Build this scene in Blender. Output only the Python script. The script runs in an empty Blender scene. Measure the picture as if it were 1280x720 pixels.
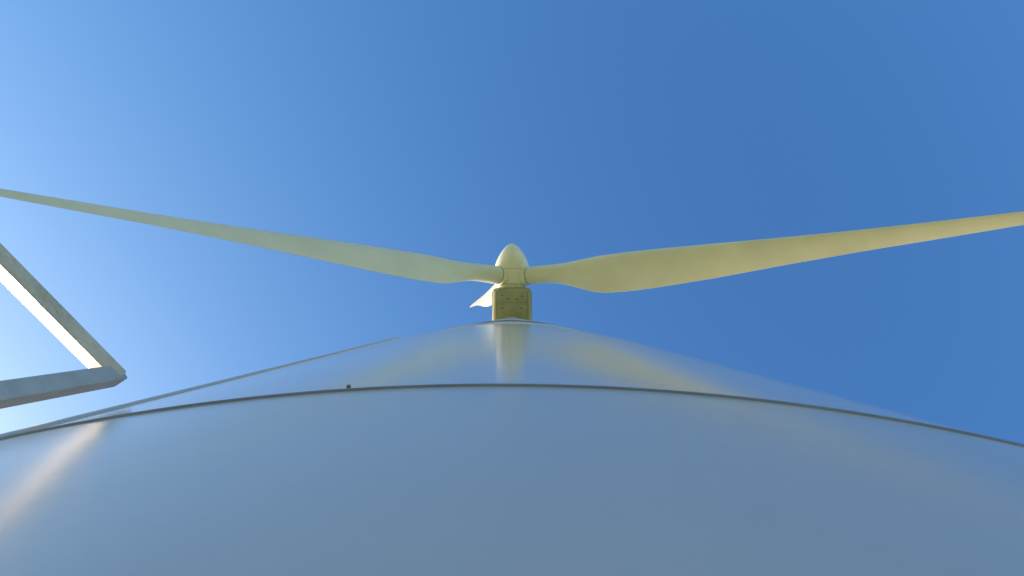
import bpy, bmesh, math, random
from mathutils import Vector, Matrix
random.seed(4)
sc=bpy.context.scene
sc.view_settings.view_transform='Standard'
sc.view_settings.look='None'
sc.view_settings.exposure=0

# ------------------------------------------------------------ constants (camera is the origin, lying beside the tower)
GZ=-0.30; R=2.0; AX=Vector((-.013,2.066,0)); TOPZ=59.0
SUN_EL=math.radians(28); SUN_AZ=Vector((-math.cos(math.radians(25)),math.sin(math.radians(25)),0))
SUN=Vector((SUN_AZ.x*math.cos(SUN_EL),SUN_AZ.y*math.cos(SUN_EL),math.sin(SUN_EL)))

# ------------------------------------------------------------ materials
def mat(name,col,rough=.5,metal=0,coat=0,coat_r=.1,noise=3,var=.06,bump=0,bscale=20,col2=None,rvar=0.0,stretch=(1,1,1),spec=.5):
    m=bpy.data.materials.new(name); m.use_nodes=True
    n=m.node_tree.nodes; l=m.node_tree.links; b=n['Principled BSDF']
    tc=n.new('ShaderNodeTexCoord'); mp=n.new('ShaderNodeMapping'); mp.inputs['Scale'].default_value=stretch
    l.new(tc.outputs['Object'],mp.inputs[0])
    nz=n.new('ShaderNodeTexNoise'); nz.inputs['Scale'].default_value=noise; nz.inputs['Detail'].default_value=6; nz.inputs['Roughness'].default_value=.6
    l.new(mp.outputs[0],nz.inputs['Vector'])
    cr=n.new('ShaderNodeValToRGB'); c2=col2 or [c*(1-var*2.5) for c in col]
    cr.color_ramp.elements[0].position=.3; cr.color_ramp.elements[1].position=.68
    cr.color_ramp.elements[0].color=(*c2,1); cr.color_ramp.elements[1].color=(*col,1)
    l.new(nz.outputs[0],cr.inputs[0]); l.new(cr.outputs[0],b.inputs['Base Color'])
    b.inputs['Roughness'].default_value=rough; b.inputs['Metallic'].default_value=metal
    b.inputs['Coat Weight'].default_value=coat; b.inputs['Coat Roughness'].default_value=coat_r
    b.inputs['Specular IOR Level'].default_value=spec
    if rvar:
        mr=n.new('ShaderNodeMapRange'); mr.inputs['To Min'].default_value=rough-rvar; mr.inputs['To Max'].default_value=rough+rvar
        l.new(nz.outputs[0],mr.inputs[0]); l.new(mr.outputs[0],b.inputs['Roughness'])
    if bump:
        nb=n.new('ShaderNodeTexNoise'); nb.inputs['Scale'].default_value=bscale; nb.inputs['Detail'].default_value=4
        l.new(tc.outputs['Object'],nb.inputs['Vector'])
        bp=n.new('ShaderNodeBump'); bp.inputs['Strength'].default_value=bump; bp.inputs['Distance'].default_value=.01
        l.new(nb.outputs[0],bp.inputs['Height']); l.new(bp.outputs[0],b.inputs['Normal'])
    return m
M_low=mat('tower_paint_lower',(.54,.535,.51),rough=.165,noise=2.2,var=.045,bump=.035,bscale=9,rvar=.03,stretch=(1,1,.5),spec=.36)
M_up=mat('tower_paint_upper',(.60,.58,.56),rough=.11,noise=1.2,var=.03,bump=.01,bscale=4,rvar=.02,stretch=(1,1,.3))
M_seam=mat('seam_sealant',(.20,.205,.21),rough=.5,noise=14,var=.1)
M_blade=mat('blade_paint',(.66,.675,.56),rough=.38,noise=.35,var=.05,stretch=(1,1,1))
M_hub=mat('spinner_paint',(.74,.75,.61),rough=.4,noise=1.2,var=.05)
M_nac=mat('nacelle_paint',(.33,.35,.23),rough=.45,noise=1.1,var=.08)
M_dark=mat('dark_rubber',(.06,.065,.05),rough=.7)
M_alu=mat('galvanised_steel',(.60,.57,.51),rough=.38,metal=.25,noise=9,var=.13,bump=.15,bscale=60,rvar=.12)
M_conc=mat('concrete',(.42,.40,.36),rough=.9,noise=5,var=.1,bump=.4,bscale=40)
M_door=mat('door_paint',(.45,.48,.50),rough=.4)

def mkobj(name,bm,mats,parent=None,smooth=True):
    me=bpy.data.meshes.new(name); bm.normal_update(); bm.to_mesh(me); bm.free()
    for m in (mats if isinstance(mats,list) else [mats]): me.materials.append(m)
    if smooth:
        for p in me.polygons: p.use_smooth=True
    o=bpy.data.objects.new(name,me); sc.collection.objects.link(o)
    if parent: o.parent=parent
    return o
def empty(name,loc=(0,0,0)):
    e=bpy.data.objects.new(name,None); sc.collection.objects.link(e); e.location=loc; return e
def sharp(o,ang=35):
    me=o.data
    bm=bmesh.new(); bm.from_mesh(me)
    for e in bm.edges:
        if len(e.link_faces)==2 and e.calc_face_angle(0)>math.radians(ang): e.smooth=False
    bm.to_mesh(me); bm.free()
def revolve(bm,prof,segs,M=Matrix.Identity(4),mi=0,capb=False,capt=False):
    rings=[]
    for r,z in prof:
        rings.append([bm.verts.new(M@Vector((r*math.cos(2*math.pi*i/segs),r*math.sin(2*math.pi*i/segs),z))) for i in range(segs)])
    for a,b in zip(rings,rings[1:]):
        for i in range(segs):
            f=bm.faces.new((a[i],a[(i+1)%segs],b[(i+1)%segs],b[i])); f.material_index=mi
    if capb: bm.faces.new(rings[0][::-1]).material_index=mi
    if capt: bm.faces.new(rings[-1]).material_index=mi
    return rings
def beam(bm,p0,p1,w,h,side,bev=.006):
    p0=Vector(p0);p1=Vector(p1); d=(p1-p0).normalized(); s=Vector(side); s=(s-d*s.dot(d)).normalized(); u=d.cross(s)
    L=(p1-p0).length
    r=bmesh.ops.create_cube(bm,size=1)
    Mx=Matrix((( *[s.x*w,u.x*h,d.x*L],(p0.x+p1.x)/2),( *[s.y*w,u.y*h,d.y*L],(p0.y+p1.y)/2),( *[s.z*w,u.z*h,d.z*L],(p0.z+p1.z)/2),(0,0,0,1)))
    bmesh.ops.transform(bm,matrix=Mx,verts=r['verts'])
    if bev:
        es=list({e for v in r['verts'] for e in v.link_edges})
        bmesh.ops.bevel(bm,geom=es,offset=bev,segments=2,affect='EDGES',profile=.6)

# ------------------------------------------------------------ wind turbine
T=empty('wind_turbine',(AX.x,AX.y,GZ))
def P(o): # keep world coords while parenting
    o.parent=T; o.matrix_parent_inverse=Matrix.Translation(-T.location); return o

MA=Matrix.Translation(AX)
SEGS=512
Z1=.70; Z2=3.2
bm=bmesh.new(); revolve(bm,[(R,GZ),(R,0.2),(R,Z1-.004)],SEGS,MA); P(mkobj('tower_base_section',bm,M_low))
bm=bmesh.new(); revolve(bm,[(R-.004,Z1-.005),(R-.004,Z1+.009)],SEGS,MA); P(mkobj('tower_flange_gap',bm,M_seam))
bm=bmesh.new(); revolve(bm,[(R,Z1+.008),(R,1.5),(R,Z2-.01)],SEGS,MA); P(mkobj('tower_lower_section',bm,M_up))
# bead welds / flanges
def bead(z,r,s,name,m):
    b=bmesh.new(); revolve(b,[(r-.002,z-s),(r+s*.35,z-s*.5),(r+s*.45,z),(r+s*.35,z+s*.5),(r-.002,z+s)],SEGS,MA); P(mkobj(name,b,m))
bead(Z1-.008,R,.005,'weld_bead',M_seam)
R2=R-.006
def rz(z): return R2+(1.45-R2)*(z-Z2)/(TOPZ-Z2)
bm=bmesh.new(); revolve(bm,[(R,Z2-.01),(R,Z2),(R2,Z2+.006),(rz(8),8),(rz(20),20),(rz(40),40),(rz(TOPZ),TOPZ)],SEGS,MA)
o=P(mkobj('tower_cone_section',bm,M_up)); sharp(o,20)
for i,z in enumerate([5.6,9,15,24,40]):
    bead(z,rz(z),.014+.0016*z,'section_joint_%d'%(i+1),M_seam if i in(1,3) else M_up)
# lightning conductor / cable strip on the left flank
tp=Vector((-.535,.140,0)); tn=Vector((-.25,-.968,0)); 
bm=bmesh.new()
beam(bm,tp+tn*-.0025+Vector((0,0,GZ)),tp+tn*.001+Vector((0,0,3.6)),.05,.022,(-.968,.25,0),.003)
P(mkobj('cable_cover_strip',bm,M_up,smooth=False))
# small stain / screw head just above the seam
bm=bmesh.new()
a=math.atan2(-R,-.135)
c=AX+Vector((math.cos(a)*(R+.001),math.sin(a)*(R+.001),.725))
bmesh.ops.create_icosphere(bm,subdivisions=2,radius=.0022,matrix=Matrix.Translation(c))
P(mkobj('screw_head',bm,M_seam))
# yaw bearing collar
bm=bmesh.new(); revolve(bm,[(1.45,TOPZ-.5),(1.58,TOPZ-.45),(1.58,TOPZ-.1),(1.40,TOPZ-.05),(1.40,TOPZ+.5)],128,MA,capt=True); o=P(mkobj('yaw_bearing',bm,M_nac)); sharp(o)

# nacelle : lofted rounded box along Y
def rrect(w,h,r,n=6,cb=None):
    pts=[]
    for cx,cz,a0,rr in ((w/2,h,0,r),(-w/2,h,90,r),(-w/2,0,180,cb or r),(w/2,0,270,cb or r)):
        sx=1 if cx>0 else -1; sz=1 if cz>0 else -1
        ccx=cx-sx*rr; ccz=cz-rr if cz>0 else cz+rr
        for i in range(n+1):
            a=math.radians(a0+90*i/n); pts.append((ccx+rr*math.cos(a),ccz+rr*math.sin(a)))
    return pts
bm=bmesh.new(); rings=[]
NZ=59.35
for y,w,h,z0,r in ((-1.62,2.4,2.6,.35,.4),(-1.50,2.8,3.1,.1,.42),(-1.35,2.9,3.3,0,.35),(1,2.96,3.4,0,.35),(4,3.0,3.5,0,.35),(7.2,2.8,3.2,.25,.4),(7.6,2.3,2.6,.6,.4)):
    rings.append([bm.verts.new((x,y,NZ+z0+z)) for x,z in rrect(w,h,r)])
for a,b in zip(rings,rings[1:]):
    n=len(a)
    for i in range(n): bm.faces.new((a[i],b[i],b[(i+1)%n],a[(i+1)%n]))
bm.faces.new(rings[0]); bm.faces.new(rings[-1][::-1])
o=P(mkobj('nacelle',bm,M_nac)); sharp(o,40)
# underside panels, hatch, bolts
bm=bmesh.new()
beam(bm,(-1.15,-.55,NZ-.004),(1.15,-.55,NZ-.004),.03,.02,(0,0,1),0)
beam(bm,(-1.15,-1.3,NZ-.004),(-1.15,.6,NZ-.004),.03,.02,(0,0,1),0)
beam(bm,(1.15,-1.3,NZ-.004),(1.15,.6,NZ-.004),.03,.02,(0,0,1),0)
P(mkobj('nacelle_panel_gaps',bm,M_seam,smooth=False))
bm=bmesh.new()
for x,y in ((-.75,-1.05),(.75,-1.0),(-.3,-.8),(.35,-.78),(-.7,-.1),(.7,-.1)):
    revolve(bm,[(.05,NZ-.03),(.05,NZ+.02)],12,Matrix.Translation((x,y,0)),capb=True)
P(mkobj('nacelle_drain_plugs',bm,M_dark))
bm=bmesh.new()
beam(bm,(-1.47,-1.3,NZ+.42),(-1.47,6.8,NZ+.42),.06,.12,(1,0,0),.01); beam(bm,(1.47,-1.3,NZ+.42),(1.47,6.8,NZ+.42),.06,.12,(1,0,0),.01)
P(mkobj('nacelle_side_rails',bm,M_nac))
bm=bmesh.new()
beam(bm,(.5,6.4,NZ+3.4),(.5,6.4,NZ+4.6),.06,.06,(1,0,0)); beam(bm,(-.5,6.4,NZ+3.4),(-.5,6.4,NZ+4.6),.06,.06,(1,0,0)); beam(bm,(-.7,6.4,NZ+4.5),(.7,6.4,NZ+4.5),.06,.06,(0,1,0))
P(mkobj('wind_sensor_mast',bm,M_alu))

# rotor
TILT=math.radians(5.5); CONE=math.radians(2.6); ROLL=math.radians(7.5)
HC=Vector((0,-2.45,61.0))
ax=Vector((0,-math.cos(TILT),math.sin(TILT)))       # upwind axis
up=Vector((0,math.sin(TILT),math.cos(TILT))); rt=Vector((1,0,0))
MS=Matrix(((rt.x,up.x,ax.x,HC.x),(rt.y,up.y,ax.y,HC.y),(rt.z,up.z,ax.z,HC.z),(0,0,0,1)))
prof=[(.90,-.98),(1.0,-.95),(1.06,-.7),(1.10,-.3),(1.20,.0),(1.34,.35),(1.35,.62),(1.29,.95),(1.15,1.35),(.95,1.75),(.72,2.1),(.48,2.38),(.25,2.56),(.1,2.63),(.01,2.65)]
bm=bmesh.new(); revolve(bm,prof,64,MS,capb=True); P(mkobj('spinner',bm,M_hub))
bm=bmesh.new(); revolve(bm,[(.8,-1.4),(.8,-.9)],48,MS); P(mkobj('main_shaft_seal',bm,M_dark))
bm=bmesh.new(); revolve(bm,[(1.345,.50),(1.36,.515),(1.345,.53)],64,MS); revolve(bm,[(1.06,-.66),(1.085,-.64),(1.075,-.60)],64,MS)
P(mkobj('spinner_joint_line',bm,M_nac))

CH=[(0.7,1.36),(1.6,1.36),(2.4,1.42),(3.6,1.8),(5,2.3),(6.6,2.72),(8.5,2.86),(11,2.76),(15,2.42),(20,1.85),(25,1.40),(32,.95),(37,.60),(39.6,.36),(40.6,.12)]
def interp(s):
    for (a,ca),(b,cb) in zip(CH,CH[1:]):
        if s<=b:
            t=(s-a)/(b-a); return ca+(cb-ca)*t
    return CH[-1][1]
def blade(name,ang,pitch,bend):
    rad=(up*math.cos(ang)+rt*math.sin(ang)); rad=(rad*math.cos(CONE)+ax*math.sin(CONE)).normalized()
    tan=rad.cross(ax).normalized(); axp=tan.cross(rad).normalized()
    if axp.dot(ax)<0: axp=-axp
    bm=bmesh.new(); rings=[]; N=40
    ss=[.7+ (39.9)*(i/90) for i in range(91)]
    cs=[interp(s) for s in ss]
    for _ in range(3): cs=[cs[0]]+[(cs[i-1]+2*cs[i]+cs[i+1])/4 for i in range(1,len(cs)-1)]+[cs[-1]]
    for s,c in zip(ss,cs):
        t=min(1,max(0,(s-1.7)/5.5)); t=t*t*(3-2*t)
        tw=pitch+math.radians(16)*min(1,(s/26))
        cd=axp*math.cos(tw)+tan*math.sin(tw); nd=axp*-math.sin(tw)+tan*math.cos(tw)
        cen=HC+rad*s+axp*bend*(s/40)**2
        ring=[]
        for i in range(N):
            th=2*math.pi*i/N
            cx,cy=.68*math.cos(th),.68*math.sin(th)
            xx=.5*(1-math.cos(th)); yt=5*(.30-.14*min(1,s/25))*(.2969*math.sqrt(xx)-.126*xx-.3516*xx*xx+.2843*xx**3-.1015*xx**4)
            sg=1 if th<=math.pi else -1
            axx=(.33-xx)*c; ayy=sg*yt*c*(1.15 if sg>0 else .8)+.02*c*math.sin(math.pi*xx)
            px=cx*(1-t)+axx*t; py=cy*(1-t)+ayy*t
            ring.append(bm.verts.new(cen+cd*px+nd*py))
        rings.append(ring)
    for a,b in zip(rings,rings[1:]):
        for i in range(N): bm.faces.new((a[i],a[(i+1)%N],b[(i+1)%N],b[i]))
    bm.faces.new(rings[-1])
    bmesh.ops.recalc_face_normals(bm,faces=bm.faces)
    P(mkobj(name,bm,M_blade))
    b2=bmesh.new(); z=rad; x=axp; y=z.cross(x)
    MM=Matrix(((x.x,y.x,z.x,HC.x),(x.y,y.y,z.y,HC.y),(x.z,y.z,z.z,HC.z),(0,0,0,1)))
    revolve(b2,[(.73,.6),(.79,.95),(.79,1.22),(.75,1.26),(.69,1.27)],48,MM); P(mkobj(name+'_collar',b2,M_hub))
    b3=bmesh.new(); revolve(b3,[(.685,1.26),(.698,1.28),(.698,1.33),(.682,1.34)],48,MM); P(mkobj(name+'_seal',b3,M_nac))
blade('blade_a',-ROLL,math.radians(20),0)
blade('blade_b',math.radians(120)-ROLL,math.radians(4),.7)
blade('blade_c',math.radians(240)-ROLL,math.radians(34),.3)

# door in the tower, at the head of the stair
da=Vector((-.55,-.835,0)).normalized()
dn=Vector((-.835,.55,0)).normalized()
P0=Vector((-.792,.132,0))
ang0=math.atan2(-1.68,-1.17)
def curved(name,a0,a1,z0,z1,r,m):
    b=bmesh.new(); n=24; cols=[]
    for i in range(n+1):
        a=a0+(a1-a0)*i/n; t=(i/n-.5)*2
        zt=z1-.28*(1-math.sqrt(max(0,1-t*t))); zb=z0+.28*(1-math.sqrt(max(0,1-t*t)))
        cols.append([b.verts.new(AX+Vector((math.cos(a)*rr,math.sin(a)*rr,z))) for rr,z in ((R-.02,zb),(r,zb),(r,zt),(R-.02,zt))])
    for c,d in zip(cols,cols[1:]):
        for k in range(3): b.faces.new((c[k],d[k],d[k+1],c[k+1]))
    return P(mkobj(name,b,m,smooth=False))
curved('door_frame',ang0-.22,ang0+.22,.52,2.55,R+.006,M_seam)
curved('door_leaf',ang0-.195,ang0+.195,.56,2.50,R+.010,M_door)

# ------------------------------------------------------------ metal access stair with handrails
S=empty('metal_staircase',(-1.4,-.6,GZ))
def PS(o): o.parent=S; o.matrix_parent_inverse=Matrix.Translation(-S.location); return o
TW=.034
slope=math.tan(math.radians(27))
def at(k,n,z): v=P0+da*k+dn*n; return Vector((v.x,v.y,z))
TOP=1.60; LEN=1.55; W=.95
rs=dn*math.cos(math.radians(57))-Vector((0,0,1))*math.sin(math.radians(57))
for nm,n in (('handrail_near',0),('handrail_far',W)):
    bm=bmesh.new()
    beam(bm,at(0,n,GZ+.02),at(0,n,TOP+.006),TW,TW,da,.003)
    beam(bm,at(-.006,n,TOP-.004),at(LEN,n,TOP-LEN*slope),TW*.85,TW*1.3,rs,.002)
    beam(bm,at(LEN,n,GZ+.02),at(LEN,n,TOP-LEN*slope+.02),TW,TW,da,.003)
    beam(bm,at(.02,n,TOP-.58),at(LEN-.02,n,TOP-.58-LEN*slope),.03,.03,dn,.003)
    PS(mkobj(nm,bm,M_alu,smooth=False))
bm=bmesh.new()
for n in (.035,W-.035):
    beam(bm,at(.03,n,.44),at(LEN-.05,n,GZ+.10),.012,.2,dn,0)
for i in range(5):
    k=.14+i*.29; z=.42-i*.155
    beam(bm,at(k,.05,z),at(k,W-.05,z),.26,.03,da,.003)
    for j in range(6): beam(bm,at(k-.1+j*.04,.06,z+.02),at(k-.1+j*.04,W-.06,z+.02),.008,.012,da,0)
PS(mkobj('treads_and_stringers',bm,M_alu,smooth=False))
bm=bmesh.new()
d3=(at(1,0,-slope)-at(0,0,0)).normalized(); nn=(rs-d3*rs.dot(d3)).normalized()
for k in (.235,.9):
    c=at(k,0,TOP-.004-k*slope)+nn*(TW*.425)
    x=d3; z=nn; y=z.cross(x)
    MM=Matrix(((x.x,y.x,z.x,c.x),(x.y,y.y,z.y,c.y),(x.z,y.z,z.z,c.z),(0,0,0,1)))
    revolve(bm,[(.0028,-.002),(.0028,.0008),(.002,.0014)],12,MM,capt=True)
PS(mkobj('rail_rivets',bm,M_dark))

# ------------------------------------------------------------ ground
bm=bmesh.new()
prof=[0,2.2,4,8,16,40,100,300,900,3000,9000]
prev=[bm.verts.new((0,0,0))]; seg=96
rr=[[bm.verts.new((r*math.cos(2*math.pi*i/seg),r*math.sin(2*math.pi*i/seg),0)) for i in range(seg)] for r in prof[1:]]
for i in range(seg): bm.faces.new((prev[0],rr[0][i],rr[0][(i+1)%seg]))
for a,b in zip(rr,rr[1:]):
    for i in range(seg): bm.faces.new((a[i],b[i],b[(i+1)%seg],a[(i+1)%seg]))
M_grass=mat('dry_grass',(.27,.28,.13),rough=.95,noise=.25,col2=(.15,.18,.07),bump=.6,bscale=12)
g=mkobj('ground',bm,M_grass,smooth=False); g.location=(0,2.066,GZ-.06)
bm=bmesh.new(); revolve(bm,[(R+.01,GZ-.01),(3.9,GZ-.01),(3.93,GZ-.04),(3.93,GZ-.3)],96,MA)
f=mkobj('concrete_foundation',bm,M_conc,smooth=False)

# ------------------------------------------------------------ sky, sun
w=bpy.data.worlds.new('World'); sc.world=w; w.use_nodes=True
n=w.node_tree.nodes; l=w.node_tree.links; bg=n['Background']
sky=n.new('ShaderNodeTexSky'); sky.sky_type='NISHITA'; sky.sun_disc=False
sky.sun_elevation=SUN_EL; sky.sun_rotation=math.atan2(SUN.x,SUN.y)
sky.altitude=0; sky.air_density=1.0; sky.dust_density=1.9; sky.ozone_density=1.2
sp=n.new('ShaderNodeSeparateColor'); l.new(sky.outputs[0],sp.inputs[0])
cb=n.new('ShaderNodeCombineColor')
for i,(g_,k_) in enumerate(((1.45,.92),(1.22,1.46),(1.0,2.12))):
    pw=n.new('ShaderNodeMath'); pw.operation='POWER'; pw.inputs[1].default_value=g_; l.new(sp.outputs[i],pw.inputs[0])
    mu=n.new('ShaderNodeMath'); mu.operation='MULTIPLY'; mu.inputs[1].default_value=k_; l.new(pw.outputs[0],mu.inputs[0])
    l.new(mu.outputs[0],cb.inputs[i])
l.new(cb.outputs[0],bg.inputs[0]); bg.inputs[1].default_value=.135
sl=bpy.data.lights.new('sun','SUN'); sl.energy=5; sl.angle=math.radians(.5); sl.color=(1,.96,.88)
so=bpy.data.objects.new('sun',sl); sc.collection.objects.link(so); so.rotation_euler=SUN.to_track_quat('Z','Y').to_euler(); so.location=SUN*100

# ------------------------------------------------------------ camera
cd=bpy.data.cameras.new('camera'); cam=bpy.data.objects.new('camera',cd); sc.collection.objects.link(cam)
cd.sensor_width=36; cd.lens=28.1; cd.clip_start=.005; cd.clip_end=20000
cam.location=(0,0,0); cam.rotation_euler=(math.radians(180+1.55),0,0)
sc.camera=cam
